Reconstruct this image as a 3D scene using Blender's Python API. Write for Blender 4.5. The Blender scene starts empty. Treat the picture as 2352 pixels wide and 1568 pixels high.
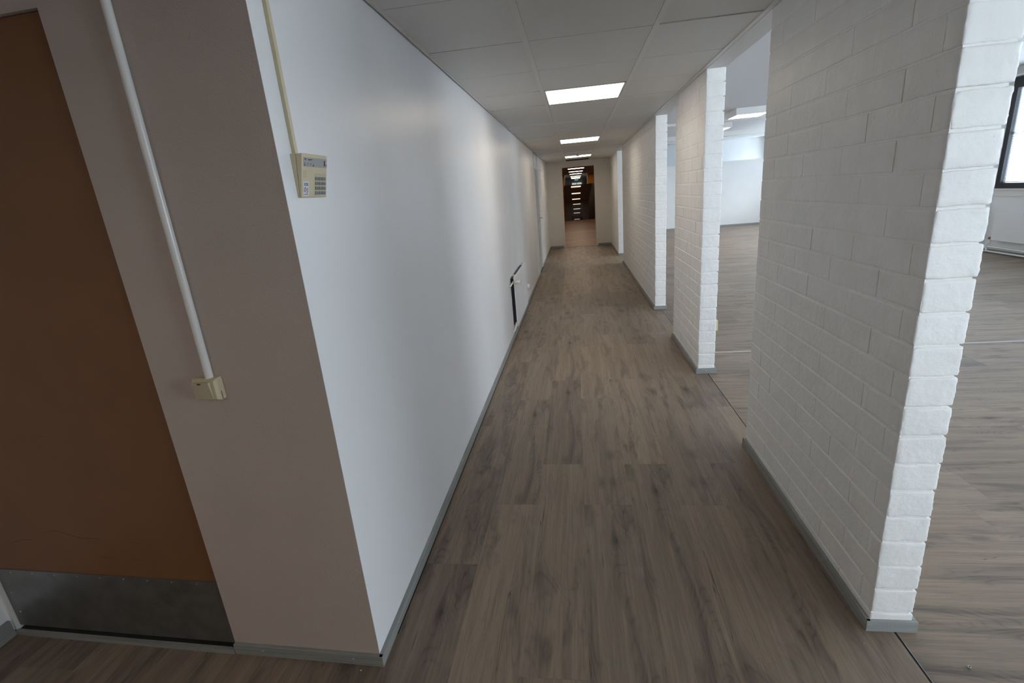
import bpy, math, random
from mathutils import Matrix, Vector, noise
random.seed(7)
D = bpy.data
SC = bpy.context.scene
COL = SC.collection

# ------------------------------------------------------------------ camera
cam = D.cameras.new('camera'); camo = D.objects.new('camera', cam); COL.objects.link(camo)
SC.camera = camo
cam.sensor_width = 36.0; cam.sensor_fit = 'HORIZONTAL'
cam.lens = 1123.25 / 2352 * 36.0
cam.clip_start = 0.02; cam.clip_end = 300
r_ = Vector((0.98924221, 0.1217289, -0.0811291)); u_ = Vector((0.04203323, 0.2946765, 0.95467218)); f_ = Vector((-0.14011803, 0.94781213, -0.28638977))
# (right axis, up axis, viewing direction of the hand-held, slightly rolled camera)
camo.matrix_world = Matrix(((r_.x, u_.x, -f_.x, 0), (r_.y, u_.y, -f_.y, 0), (r_.z, u_.z, -f_.z, 1.6), (0, 0, 0, 1)))
EYE = Vector((0, 0, 1.6))

# ------------------------------------------------------------------ world, exposure
SKY = 17.3
world = D.worlds.new('daylight'); SC.world = world; world.use_nodes = True
bg = world.node_tree.nodes['Background']
bg.inputs[0].default_value = (0.84, 0.91, 1.0, 1); bg.inputs[1].default_value = SKY
SC.view_settings.view_transform = 'Standard'; SC.view_settings.look = 'None'
SC.view_settings.exposure = 0.0; SC.view_settings.gamma = 1.0; SC.view_settings.use_curve_mapping = False
SC.cycles.max_bounces = 12; SC.cycles.diffuse_bounces = 7; SC.cycles.glossy_bounces = 4
SC.cycles.sample_clamp_indirect = 6.0
SC.cycles.caustics_reflective = False; SC.cycles.caustics_refractive = False
LAMP = 7.5            # radiance of the ceiling panels
LAMP_FAR = 14.0

# ------------------------------------------------------------------ measures
XL, XR, TH = -0.773, 0.982, 0.137        # corridor walls, brick thickness
HC, HR = 2.356, 2.87                     # corridor ceiling, side room ceiling
YC, YE = 1.294, 14.576                   # corner of the left wall, end wall
XW = 6.95                                # window wall
YB, YF, YR = -8.5, 20.0, -3.2            # back and far walls, back wall of the side room
PIL = [(1.526, 2.868), (4.114, 5.221), (6.484, 10.860), (12.102, YE)]
BETA = 0.0349

# ------------------------------------------------------------------ material helpers
def mat(name):
    m = D.materials.new(name); m.use_nodes = True
    nt = m.node_tree; return m, nt, nt.nodes['Principled BSDF']
def nd(nt, t, **kw):
    n = nt.nodes.new(t)
    for k, v in kw.items():
        if k in n.inputs: 
            if isinstance(v, bpy.types.NodeSocket): nt.links.new(v, n.inputs[k])
            else: n.inputs[k].default_value = v
        else: setattr(n, k, v)
    return n
def mth(nt, op, a, b=None, c=None, clamp=False):
    n = nt.nodes.new('ShaderNodeMath'); n.operation = op; n.use_clamp = clamp
    for i, v in enumerate((a, b, c)):
        if v is None: continue
        if isinstance(v, bpy.types.NodeSocket): nt.links.new(v, n.inputs[i])
        else: n.inputs[i].default_value = v
    return n.outputs[0]
def mixc(nt, fac, a, b, blend='MIX'):
    n = nt.nodes.new('ShaderNodeMix'); n.data_type = 'RGBA'; n.blend_type = blend
    for s, v in ((n.inputs[0], fac), (n.inputs[6], a), (n.inputs[7], b)):
        if isinstance(v, bpy.types.NodeSocket): nt.links.new(v, s)
        elif isinstance(v, (int, float)): s.default_value = v
        else: s.default_value = (*v, 1)
    return n.outputs[2]
def ramp(nt, fac, stops):
    n = nt.nodes.new('ShaderNodeValToRGB'); nt.links.new(fac, n.inputs[0])
    e = n.color_ramp.elements
    while len(e) < len(stops): e.new(0.5)
    for el, (p, c) in zip(e, stops):
        el.position = p; el.color = (c, c, c, 1) if isinstance(c, (int, float)) else (*c, 1)
    return n.outputs[0]
def mapping(nt, vec, scale=(1, 1, 1), loc=None):
    n = nt.nodes.new('ShaderNodeMapping'); nt.links.new(vec, n.inputs[0]); n.inputs['Scale'].default_value = scale
    if loc is not None:
        if isinstance(loc, bpy.types.NodeSocket): nt.links.new(loc, n.inputs['Location'])
        else: n.inputs['Location'].default_value = loc
    return n.outputs[0]
def noi(nt, vec, scale, detail=2.0, rough=0.5, dist=0.0):
    n = nd(nt, 'ShaderNodeTexNoise', Scale=scale, Detail=detail, Roughness=rough, Distortion=dist)
    nt.links.new(vec, n.inputs['Vector']); return n.outputs[0]
def bump(nt, bs, h, strength, dist):
    n = nd(nt, 'ShaderNodeBump', Strength=strength, Distance=dist, Height=h); nt.links.new(n.outputs[0], bs.inputs['Normal']); return n
def world_pos(nt): return nd(nt, 'ShaderNodeNewGeometry').outputs['Position']
def obj_pos(nt): return nd(nt, 'ShaderNodeTexCoord').outputs['Object']

def plain(name, col, rough=0.5, metal=0.0, noise_amt=0.0, nscale=20, bmp=0.0, bscale=200, spec=None):
    m, nt, b = mat(name)
    b.inputs['Roughness'].default_value = rough; b.inputs['Metallic'].default_value = metal
    if spec is not None: b.inputs['Specular IOR Level'].default_value = spec
    p = world_pos(nt)
    f = ramp(nt, noi(nt, p, nscale, 3), [(0.3, 1.0 - noise_amt), (0.7, 1.0)])
    nt.links.new(mixc(nt, 1.0, col, f, 'MULTIPLY'), b.inputs['Base Color'])
    if bmp: bump(nt, b, noi(nt, p, bscale, 2), bmp, 0.002)
    return m

def wall_gloss():
    m, nt, b = mat('satin_wall_paint')
    p = world_pos(nt)
    low = noi(nt, mapping(nt, p, (1, 1.6, 0.25)), 1.3, 3)
    f = ramp(nt, low, [(0.3, 0.955), (0.7, 1.0)])
    nt.links.new(mixc(nt, 1.0, (0.85, 0.858, 0.87), f, 'MULTIPLY'), b.inputs['Base Color'])
    b.inputs['Roughness'].default_value = 0.36
    h = mth(nt, 'MULTIPLY_ADD', noi(nt, mapping(nt, p, (1, 1.0, 0.06)), 3.2, 2), 6.0, noi(nt, p, 160, 3))
    bump(nt, b, h, 0.30, 0.0016)
    return m

def brick_paint(name='painted_brick', obj=True):
    m, nt, b = mat(name)
    p = world_pos(nt)
    big = noi(nt, p, 9, 4)
    f = ramp(nt, big, [(0.3, 0.95), (0.6, 1.0)])
    spots = ramp(nt, noi(nt, p, 70, 3, 0.6), [(0.22, 0.62), (0.28, 1.0)])
    c = mixc(nt, 1.0, (0.86, 0.85, 0.825), f, 'MULTIPLY')
    c = mixc(nt, 1.0, c, spots, 'MULTIPLY')
    nt.links.new(c, b.inputs['Base Color']); b.inputs['Roughness'].default_value = 0.42
    strokes = noi(nt, mapping(nt, p, (0.12, 0.12, 1)), 260, 2)
    pits = ramp(nt, noi(nt, p, 230, 3, 0.65), [(0.30, 0.0), (0.42, 1.0)])
    blob = noi(nt, p, 34, 3, 0.55)
    h = mth(nt, 'ADD', mth(nt, 'MULTIPLY', blob, 3.2), mth(nt, 'ADD', mth(nt, 'MULTIPLY', pits, 0.22), mth(nt, 'MULTIPLY', strokes, 0.45)))
    bump(nt, b, h, 0.55, 0.0016)
    return m

def wood_color(nt, p, tone, grey=0.0):
    """p: x across the plank, y along it (m). returns colour, height"""
    field = noi(nt, mapping(nt, p, (4.6, 0.95, 1)), 1.0, 2.2, 0.5, 0.6)          # cathedral figure
    rings = mth(nt, 'ABSOLUTE', mth(nt, 'SINE', mth(nt, 'MULTIPLY', field, 95.0)))
    rings = ramp(nt, rings, [(0.0, 0.0), (0.45, 0.8), (1.0, 1.0)])
    fine = noi(nt, mapping(nt, p, (260, 4, 1)), 1.0, 4, 0.7)
    wisp = noi(nt, mapping(nt, p, (70, 2.4, 1)), 1.0, 5, 0.65, 1.2)
    med = noi(nt, mapping(nt, p, (20, 0.9, 1)), 1.0, 5, 0.62, 0.8)
    zone = noi(nt, mapping(nt, p, (8.5, 1.5, 1)), 1.0, 4, 0.6, 0.7)
    zmask = ramp(nt, zone, [(0.50, 0.0), (0.68, 1.0)])
    light = (0.305, 0.234, 0.170); mid = (0.208, 0.156, 0.117); dark = (0.094, 0.070, 0.061)
    c = mixc(nt, ramp(nt, med, [(0.30, 1.0), (0.66, 0.0)]), light, mid)
    c = mixc(nt, mth(nt, 'MULTIPLY', zmask, 0.62), c, dark)
    c = mixc(nt, ramp(nt, wisp, [(0.36, 0.55), (0.52, 0.0)]), c, mixc(nt, 0.55, c, dark))
    inv = mth(nt, 'SUBTRACT', 1.0, rings)
    rm = mth(nt, 'ADD', mth(nt, 'MULTIPLY', zmask, 0.55), 0.10)
    c = mixc(nt, mth(nt, 'MULTIPLY', inv, rm), c, (0.060, 0.045, 0.042))
    c = mixc(nt, ramp(nt, fine, [(0.30, 0.40), (0.55, 0.0)]), c, mixc(nt, 0.5, c, dark))
    c = mixc(nt, ramp(nt, fine, [(0.60, 0.0), (0.78, 0.30)]), c, (0.36, 0.30, 0.24))
    # knots
    v = nd(nt, 'ShaderNodeTexVoronoi', Scale=1.0, Randomness=1.0); nt.links.new(mapping(nt, p, (6.5, 2.6, 1)), v.inputs['Vector'])
    warp = mth(nt, 'MULTIPLY_ADD', noi(nt, p, 70, 3), 0.10, v.outputs['Distance'])
    c = mixc(nt, ramp(nt, warp, [(0.085, 0.9), (0.125, 0.45), (0.27, 0.0)]), c, (0.052, 0.038, 0.034))
    # cracks along the grain
    cr = noi(nt, mapping(nt, p, (20, 0.8, 1)), 1.0, 2, 0.4, 0.5)
    crm = ramp(nt, mth(nt, 'ABSOLUTE', mth(nt, 'SUBTRACT', cr, 0.70)), [(0.0, 0.85), (0.006, 0.0)])
    c = mixc(nt, crm, c, (0.045, 0.034, 0.032))
    c = mixc(nt, 1.0, c, tone, 'MULTIPLY')
    h = mth(nt, 'ADD', mth(nt, 'MULTIPLY', fine, 0.6), mth(nt, 'MULTIPLY', rings, 0.15))
    return c, h

def wood_plank():
    m, nt, b = mat('oak_vinyl_plank')
    oi = nd(nt, 'ShaderNodeObjectInfo').outputs['Random']
    pid = mth(nt, 'FLOOR', mth(nt, 'MULTIPLY', oi, 9.0))
    off = nd(nt, 'ShaderNodeCombineXYZ', X=mth(nt, 'MULTIPLY', pid, 3.37), Y=mth(nt, 'MULTIPLY', pid, 7.13), Z=mth(nt, 'MULTIPLY', pid, 5.7)).outputs[0]
    p = mapping(nt, obj_pos(nt), (1, 1, 1), off)
    tone = ramp(nt, mth(nt, 'FRACT', mth(nt, 'MULTIPLY', oi, 57.31)), [(0.0, (0.74, 0.735, 0.74)), (0.3, (0.90, 0.90, 0.89)), (1.0, (1.05, 1.04, 1.01))])
    c, h = wood_color(nt, p, tone)
    nt.links.new(c, b.inputs['Base Color'])
    b.inputs['Roughness'].default_value = 0.50; b.inputs['Specular IOR Level'].default_value = 0.38
    bump(nt, b, h, 0.25, 0.0006)
    return m

def wood_far(name, tint=(1, 1, 1)):
    """floor too far off to tell plank from plank: the material carries the joints"""
    m, nt, b = mat(name)
    p = world_pos(nt)
    br = nd(nt, 'ShaderNodeTexBrick', Scale=1.0)
    br.inputs['Brick Width'].default_value = 1.385; br.inputs['Row Height'].default_value = 0.2525
    br.inputs['Mortar Size'].default_value = 0.0012; br.offset = 0.37
    br.inputs['Color1'].default_value = (0.0, 0, 0, 1); br.inputs['Color2'].default_value = (1, 1, 1, 1); br.inputs['Mortar'].default_value = (0.5, 0.5, 0.5, 1)
    nt.links.new(p, br.inputs['Vector'])
    sp = nt.nodes.new('ShaderNodeSeparateXYZ'); nt.links.new(p, sp.inputs[0])
    k = mth(nt, 'MULTIPLY', br.outputs[0], 9.0)
    q = nd(nt, 'ShaderNodeCombineXYZ', X=mth(nt, 'ADD', sp.outputs[1], k), Y=mth(nt, 'ADD', sp.outputs[0], mth(nt, 'MULTIPLY', k, 2.3)), Z=k).outputs[0]
    tone = ramp(nt, br.outputs[0], [(0.0, tuple(0.82 * t for t in tint)), (1.0, tuple(1.1 * t for t in tint))])
    c, h = wood_color(nt, q, tone)
    nt.links.new(c, b.inputs['Base Color']); b.inputs['Roughness'].default_value = 0.5
    return m

def skirting():
    m, nt, b = mat('grey_wood_skirting')
    p = world_pos(nt)
    g = noi(nt, mapping(nt, p, (3, 3, 170)), 1.0, 4, 0.6)
    c = mixc(nt, ramp(nt, g, [(0.3, 0.0), (0.7, 1.0)]), (0.20, 0.205, 0.195), (0.33, 0.335, 0.32))
    nt.links.new(c, b.inputs['Base Color']); b.inputs['Roughness'].default_value = 0.5
    return m

def emit(name, col, strength):
    m, nt, b = mat(name)
    b.inputs['Base Color'].default_value = (0.8, 0.8, 0.8, 1)
    b.inputs['Emission Color'].default_value = (*col, 1); b.inputs['Emission Strength'].default_value = strength
    return m

def glass_mat():
    m = D.materials.new('window_glass'); m.use_nodes = True; nt = m.node_tree
    for n in list(nt.nodes):
        if n.type != 'OUTPUT_MATERIAL': nt.nodes.remove(n)
    out = nt.nodes['Material Output']
    tr = nd(nt, 'ShaderNodeBsdfTransparent'); tr.inputs[0].default_value = (0.93, 0.96, 0.97, 1)
    gl = nd(nt, 'ShaderNodeBsdfGlossy', Roughness=0.02)
    mx = nt.nodes.new('ShaderNodeMixShader'); mx.inputs[0].default_value = 0.06; nt.links.new(tr.outputs[0], mx.inputs[1]); nt.links.new(gl.outputs[0], mx.inputs[2])
    nt.links.new(mx.outputs[0], out.inputs[0]); return m

M = dict(
    wall=wall_gloss(), brick=brick_paint(), plank=wood_plank(), skirt=skirting(),
    floor_far=wood_far('distant_oak_planks'), floor_warm=wood_far('distant_warm_planks', (1.25, 0.90, 0.74)), floor_warm2=wood_far('distant_brown_planks', (0.95, 0.62, 0.42)),
    taupe=plain('taupe_wall_paint', (0.54, 0.46, 0.42), 0.42, noise_amt=0.05, nscale=4, bmp=0.6, bscale=260),
    white=plain('matt_white_paint', (0.80, 0.81, 0.81), 0.6, noise_amt=0.03, nscale=3, bmp=0.1),
    header=plain('header_paint', (0.78, 0.79, 0.79), 0.55, noise_amt=0.02),
    roomceil=plain('room_ceiling_paint', (0.74, 0.75, 0.76), 0.8, noise_amt=0.03, nscale=30),
    tile=plain('ceiling_panel_fibre', (0.66, 0.65, 0.625), 0.5, noise_amt=0.035, nscale=90, bmp=0.12, bscale=300),
    rail=plain('ceiling_rail_enamel', (0.67, 0.655, 0.63), 0.4),
    dark=plain('dark_gap', (0.02, 0.02, 0.02), 0.8),
    door=plain('orange_brown_door', (0.215, 0.10, 0.042), 0.50, spec=0.3, noise_amt=0.10, nscale=5, bmp=0.05, bscale=120),
    steel=plain('brushed_kick_plate', (0.27, 0.265, 0.26), 0.40, metal=0.85, noise_amt=0.25, nscale=14),
    metal=plain('screw_metal', (0.6, 0.6, 0.58), 0.3, metal=1.0),
    strip=plain('aluminium_strip', (0.62, 0.63, 0.63), 0.35, metal=0.9),
    pipe=plain('white_plastic', (0.80, 0.80, 0.78), 0.25),
    cream=plain('aged_cream_plastic', (0.66, 0.575, 0.385), 0.38, noise_amt=0.05, nscale=30),
    cream2=plain('cream_rocker', (0.55, 0.49, 0.35), 0.35, noise_amt=0.04, nscale=30),
    greyband=plain('grey_label_band', (0.36, 0.355, 0.35), 0.4),
    key=plain('grey_rubber_key', (0.27, 0.28, 0.27), 0.6),
    sticker=plain('white_sticker', (0.72, 0.72, 0.78), 0.4),
    ink=plain('black_ink', (0.015, 0.015, 0.02), 0.5), blueink=plain('navy_ink', (0.05, 0.05, 0.13), 0.5),
    red=plain('red_ink', (0.45, 0.01, 0.02), 0.5), redled=plain('dark_red_window', (0.16, 0.006, 0.01), 0.2),
    radiator=plain('radiator_enamel', (0.78, 0.79, 0.80), 0.35), brass=plain('brass', (0.55, 0.42, 0.25), 0.3, metal=1.0),
    brown=plain('brown_cap', (0.12, 0.07, 0.045), 0.5),
    black=plain('black_window_frame', (0.006, 0.006, 0.008), 0.5),
    blind=plain('blind_slat', (0.62, 0.66, 0.72), 0.4), glass=glass_mat(),
    trim=plain('white_gloss_trim', (0.76, 0.755, 0.73), 0.3),
    doorgrey=plain('grey_door_paint', (0.50, 0.49, 0.48), 0.4),
    orange=plain('orange_lacquer', (0.60, 0.22, 0.012), 0.35, noise_amt=0.1, nscale=4),
    brownceil=plain('brown_ceiling', (0.20, 0.125, 0.095), 0.5, noise_amt=0.1), hallbrown=plain('hall_wall_brown', (0.13, 0.085, 0.06), 0.5),
    gloss=plain('dark_brown_gloss', (0.022, 0.012, 0.008), 0.0, spec=1.0),
    lamp=emit('warm_panel_light', (1.0, 0.87, 0.72), LAMP), lampfar=emit('warm_far_panel_light', (1.0, 0.80, 0.62), LAMP_FAR),
    lamproom=emit('room_panel_light', (1.0, 0.88, 0.72), 16.0),
    green=emit('exit_sign_green', (0.0, 0.45, 0.10), 0.6),
    bluewall=plain('pale_facade', (0.75, 0.80, 0.86), 0.7), blueglass=plain('facade_window', (0.10, 0.16, 0.28), 0.1),
)

# ------------------------------------------------------------------ mesh helpers
class MB:
    def __init__(self): self.v = []; self.f = []; self.s = []
    def add(self, vs, fs, smooth=False):
        k = len(self.v); self.v += [tuple(p) for p in vs]; self.f += [tuple(i + k for i in f) for f in fs]; self.s += [smooth] * len(fs); return self
    def box(self, x0, x1, y0, y1, z0, z1, F=None):
        c = [(x, y, z) for z in (z0, z1) for y in (y0, y1) for x in (x0, x1)]
        if F: c = [F(*p) for p in c]
        return self.add(c, [(0, 2, 3, 1), (4, 5, 7, 6), (0, 1, 5, 4), (1, 3, 7, 5), (3, 2, 6, 7), (2, 0, 4, 6)])
    def hexa(self, lo, hi):
        """lo, hi: four corners each, same turn"""
        return self.add(list(lo) + list(hi), [(3, 2, 1, 0), (4, 5, 6, 7), (0, 1, 5, 4), (1, 2, 6, 5), (2, 3, 7, 6), (3, 0, 4, 7)])
    def tube(self, pts, r, n=12, caps=True, smooth=True):
        pts = [Vector(p) for p in pts]; rs = r if isinstance(r, (list, tuple)) else [r] * len(pts)
        rings = []
        up = None
        for i, p in enumerate(pts):
            d = (pts[min(i + 1, len(pts) - 1)] - pts[max(i - 1, 0)]).normalized()
            a = up if up is not None else (Vector((0, 0, 1)) if abs(d.z) < 0.9 else Vector((1, 0, 0)))
            s = d.cross(a).normalized(); up = s.cross(d).normalized()
            rings.append([p + (s * math.cos(2 * math.pi * k / n) + up * math.sin(2 * math.pi * k / n)) * rs[i] for k in range(n)])
        vs = [q for g in rings for q in g]
        fs = [(i * n + k, i * n + (k + 1) % n, (i + 1) * n + (k + 1) % n, (i + 1) * n + k) for i in range(len(pts) - 1) for k in range(n)]
        self.add(vs, fs, smooth)
        if caps: self.add(rings[0], [tuple(range(n - 1, -1, -1))]); self.add(rings[-1], [tuple(range(n))])
        return self
    def mesh(self, name, m):
        me = D.meshes.new(name); me.from_pydata(self.v, [], self.f); me.materials.append(m)
        me.polygons.foreach_set('use_smooth', self.s); me.update()
        import bmesh
        bm = bmesh.new(); bm.from_mesh(me); bmesh.ops.recalc_face_normals(bm, faces=bm.faces); bm.to_mesh(me); bm.free()
        return me
    def build(self, name, m, parent=None, loc=(0, 0, 0), rotz=0.0):
        return put(name, self.mesh(name, m), parent, loc, rotz)
def put(name, me, parent=None, loc=(0, 0, 0), rotz=0.0):
    o = D.objects.new(name, me); COL.objects.link(o); o.location = loc
    if rotz: o.rotation_euler = (0, 0, rotz)
    if parent is not None: o.parent = parent
    return o
def bevel(o, w, seg=2, ang=35):
    md = o.modifiers.new('bevel', 'BEVEL'); md.width = w; md.segments = seg; md.limit_method = 'ANGLE'; md.angle_limit = math.radians(ang)
    for p in o.data.polygons: p.use_smooth = True
    md.harden_normals = True
    return o
def struct(o, label=None):
    o['kind'] = 'structure'
    if label: o['label'] = label
    return o
def tag(o, label, cat, group=None):
    o['label'] = label; o['category'] = cat
    if group: o['group'] = group
    return o
def empty(name, loc, rotz=0.0):
    o = D.objects.new(name, None); COL.objects.link(o); o.location = loc; o.rotation_euler = (0, 0, rotz); o.empty_display_size = 0.05; return o
def text_mesh(body, size, m, name='lettering', depth=0.0003, bold=0.0):
    cu = D.curves.new(name, 'FONT'); cu.body = body; cu.size = size; cu.extrude = depth; cu.offset = bold
    cu.align_x = 'CENTER'; cu.align_y = 'CENTER'
    t = D.objects.new(name, cu); COL.objects.link(t)
    bpy.context.view_layer.update()
    me = D.meshes.new_from_object(t.evaluated_get(bpy.context.evaluated_depsgraph_get()))
    D.objects.remove(t); D.curves.remove(cu)
    me.materials.clear(); me.materials.append(m); me.name = name
    return me

# beige front wall frame: u from the corner to the left, v into the wall, z up
CB, SB = math.cos(BETA), math.sin(BETA)
def BW(u, v, z): return (XL - u * CB - v * -SB * 0 + v * SB, YC + u * SB + v * CB, z)

# ------------------------------------------------------------------ floor
fl = MB()
fl.box(-3.0, 1.062, YB, YE, -0.12, -0.004)
fl.box(1.062, XW + 0.1, YB, 7.18, -0.12, -0.004)
floor = struct(fl.build('floor', M['dark']))
floor_room = struct(MB().box(1.069, XW + 0.1, 7.18, YF + 0.1, -0.12, 0.0).build('floor', M['floor_far']), 'pale oak plank floor at the far end of the open side room')
floor_hall = struct(MB().box(-1.2, 1.6, YE, 20.0, -0.12, 0.0).build('floor', M['floor_warm']), 'warm brown floor beyond the end doorway')
struct(MB().box(-1.2, 1.6, 20.0, 27.9, -0.12, 0.0).build('floor', M['floor_warm2']), 'darker brown floor deep in the hall')
floor_lobby = struct(MB().box(-1.2, 1.6, 27.9, 45, -0.12, 0.0).build('floor', M['floor_far']))

plank_cache = {}
def plank_mesh(w, l):
    k = (round(w, 4), round(l, 4))
    if k in plank_cache: return plank_cache[k]
    g = 0.00008; c = 0.00035; x, y = w / 2 - g, l / 2 - g
    b = MB()
    lo = [(-x, -y, -0.004), (x, -y, -0.004), (x, y, -0.004), (-x, y, -0.004)]
    mi = [(-x, -y, -c), (x, -y, -c), (x, y, -c), (-x, y, -c)]
    hi = [(-x + c, -y + c, 0), (x - c, -y + c, 0), (x - c, y - c, 0), (-x + c, y - c, 0)]
    b.add(lo + mi + hi, [(0, 1, 5, 4), (1, 2, 6, 5), (2, 3, 7, 6), (3, 0, 4, 7), (4, 5, 9, 8), (5, 6, 10, 9), (6, 7, 11, 10), (7, 4, 8, 11), (8, 9, 10, 11)])
    me = b.mesh('plank', M['plank']); plank_cache[k] = me; return me
PL, PW = 1.385, 0.2448
ends = {-10: 0.9, -9: 1.2, -8: 0.7, -7: 1.0, -6: 0.55, -5: 1.15, -4: 0.35, -3: 1.80, -2: 2.25, -1: 2.655, 0: 2.25, 1: 2.65, 2: 2.25, 3: 2.655, 4: 2.05}
for k in range(-10, 5):
    x0 = -0.02 + PW * k; x1 = x0 + PW
    cx0, cx1 = max(x0, -2.42), min(x1, 1.060)
    if k == 4: x0 = cx0 = 0.9592
    if cx1 - cx0 < 0.02: continue
    left = cx1 < XL + 0.02
    ymax = 1.42 if left else YE
    y = ends[k] - PL * 4
    while y < ymax:
        a0, a1 = max(y, -0.6), min(y + PL, ymax)
        if a1 - a0 > 0.03:
            put('plank', plank_mesh(cx1 - cx0, a1 - a0), floor, ((cx0 + cx1) / 2, (a0 + a1) / 2, 0))
        y += PL
rows = [2.054 + 0.2525 * k for k in range(-10, 11)]
rows = [r for r in rows if r < 4.63] + [4.645, 4.656] + [4.656 + 0.2525 * k for k in range(1, 11)]
x_off = [0.0, 0.52, 1.02, 0.33, 0.84, 0.17, 0.66, 1.2]
for i in range(len(rows) - 1):
    a, b_ = rows[i], rows[i + 1]
    if b_ - a < 0.02 or b_ < -0.2: continue
    x = 1.069 - x_off[(i * 3) % 8]
    while x < XW:
        c0, c1 = max(x, 1.069), min(x + PL, XW)
        if c1 - c0 > 0.03:
            put('plank', plank_mesh(b_ - a, c1 - c0), floor, ((c0 + c1) / 2, (a + b_) / 2, 0), -math.pi / 2)
        x += PL

# ------------------------------------------------------------------ brick walls on the right
ZJ, CH, BL = 0.074, 0.0995, 0.322
def brick_shape(lx, ly, lz, seed, dense=False, m='brick'):
    """brick with rounded arrises, faces in x (thickness), y (length), z; uneven as laid and painted"""
    rnd = random.Random(seed)
    rr_ = (0.007, 0.004, 0.0055) if dense else (0.0026, 0.0007, 0.0075)
    half = (lx / 2, ly / 2, lz / 2)
    rr_ = tuple(min(rr_[i], half[i] * 0.6) for i in range(3))
    def axis(L, n, r): return [-L / 2, -L / 2 + r * 0.35, -L / 2 + r] + [-L / 2 + r + (L - 2 * r) * k / (n + 1) for k in range(1, n + 1)] + [L / 2 - r, L / 2 - r * 0.35, L / 2]
    if dense: ax = [axis(lx, 14, rr_[0]), axis(ly, max(1, int(ly / 0.03)), rr_[1]), axis(lz, 9, rr_[2])]
    else: ax = [[-half[i], -half[i] + rr_[i], half[i] - rr_[i], half[i]] for i in range(3)]
    idx = {}; vs = []; fs = []
    def vert(p):
        key = tuple(round(c, 6) for c in p)
        if key in idx: return idx[key]
        inner = [max(-half[i] + rr_[i], min(half[i] - rr_[i], p[i])) for i in range(3)]
        d = Vector([(p[i] - inner[i]) / rr_[i] for i in range(3)])
        q = Vector(p)
        if d.length > 1e-9:
            d.normalize(); q = Vector([inner[i] + d[i] * rr_[i] for i in range(3)])
            if dense:
                sd = seed * 3.1
                e = noise.noise(Vector(p) * 30 + Vector((sd, 0, 0))) * 0.0012 + noise.noise(Vector(p) * 110 + Vector((0, seed * 1.7, 0))) * 0.0011
                edge = sum(1 for i in range(3) if abs(p[i]) > half[i] - rr_[i] * 0.9)
                if edge > 1: e = e * 1.5 + noise.noise(Vector(p) * 60 + Vector((0, 0, sd))) * 0.0018
                q = q + d * e
        idx[key] = len(vs); vs.append(q); return idx[key]
    for a in range(3):
        b, c = (a + 1) % 3, (a + 2) % 3
        for sgn in (-1, 1):
            for i in range(len(ax[b]) - 1):
                for j in range(len(ax[c]) - 1):
                    quad = []
                    for di, dj in ((0, 0), (1, 0), (1, 1), (0, 1)):
                        p = [0, 0, 0]; p[a] = sgn * half[a]; p[b] = ax[b][i + di]; p[c] = ax[c][j + dj]; quad.append(vert(p))
                    fs.append(tuple(quad if sgn > 0 else quad[::-1]))
    sk = [rnd.uniform(-0.0004, 0.0004) for _ in range(3)]
    vs = [Vector((v.x + sk[0] * v.y / max(half[1], .05), v.y + sk[1] * v.z / half[2], v.z + 2.5 * sk[2] * v.y / max(half[1], .05))) for v in vs]
    return vs, fs
brick_cache = {}
def brick_mesh(ly, lz, seed):
    k = (round(ly, 3), round(lz, 3), seed % 6)
    if k not in brick_cache:
        vs, fs = brick_shape(TH, ly, lz, k[2]); b = MB(); b.add(vs, fs, False); brick_cache[k] = b.mesh('brick', M['brick'])
    return brick_cache[k]
def courses():
    out = []; k = 0
    while True:
        z0 = ZJ + CH * (k - 1); z1 = z0 + CH
        if z0 >= HC: break
        out.append((k, max(z0, 0.0), min(z1, HC))); k += 1
    return out
def brick_wall(y0, y1, limit=10 ** 9, dense_end=True):
    rc = 0.0022
    core = MB().box(XR + rc, XR + TH - 0.013, y0 + 0.0030, y1 - (0.0035 if y1 < YE else 0), 0.0, HC)
    w = struct(core.build('wall_right', M['brick']))
    lots = []
    for k, z0, z1 in courses():
        ph = 1.599 if k % 2 else 1.599 + BL / 2 - 0.013
        js = [y0]; n = math.ceil((y0 - ph + 0.035) / BL); yy = ph + n * BL
        while yy < y1 - 0.035: js.append(yy); yy += BL
        js.append(y1)
        for i in range(len(js) - 1): lots.append((k, z0, z1, js[i], js[i + 1], i == 0, i == len(js) - 2))
    lots.sort(key=lambda t: t[3])
    joined = MB(); g = 0.0030; rnd = random.Random(int(y0 * 1000))
    for n, (k, z0, z1, a, b, first, last) in enumerate(lots):
        gv = rnd.choice((0.0002, 0.0003, 0.0005, 0.0012)); aa = a + (0 if first else gv); bb = b - (0 if last else gv); zz0 = z0 + (g if z0 > 0 else 0); zz1 = z1 - (g if z1 < HC else 0)
        if zz1 - zz0 < 0.012: continue
        loc = (XR + TH / 2 + rnd.uniform(-0.0007, 0.0007), (aa + bb) / 2 + (rnd.uniform(-0.0018, 0.0018) if first or last else 0), (zz0 + zz1) / 2)
        if n < limit:
            if first and dense_end and y0 < 7:
                vs, fs = brick_shape(TH + rnd.uniform(-0.003, 0.002), bb - aa, zz1 - zz0, 100 + n, True); me = MB(); me.add(vs, fs, True); put('brick', me.mesh('brick', M['brick']), w, loc)
            else: put('brick', brick_mesh(bb - aa, zz1 - zz0, n), w, loc)
        else:
            vs, fs = brick_shape(TH, bb - aa, zz1 - zz0, n); joined.add([v + Vector(loc) for v in vs], fs, False)
    if joined.v:
        o = joined.build('brickwork', M['brick'], w); o['kind'] = 'stuff'
    return w
walls = [brick_wall(PIL[0][0], PIL[0][1]), brick_wall(PIL[1][0], PIL[1][1]), brick_wall(PIL[2][0], PIL[2][1], 300), brick_wall(PIL[3][0], PIL[3][1], 0)]
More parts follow.
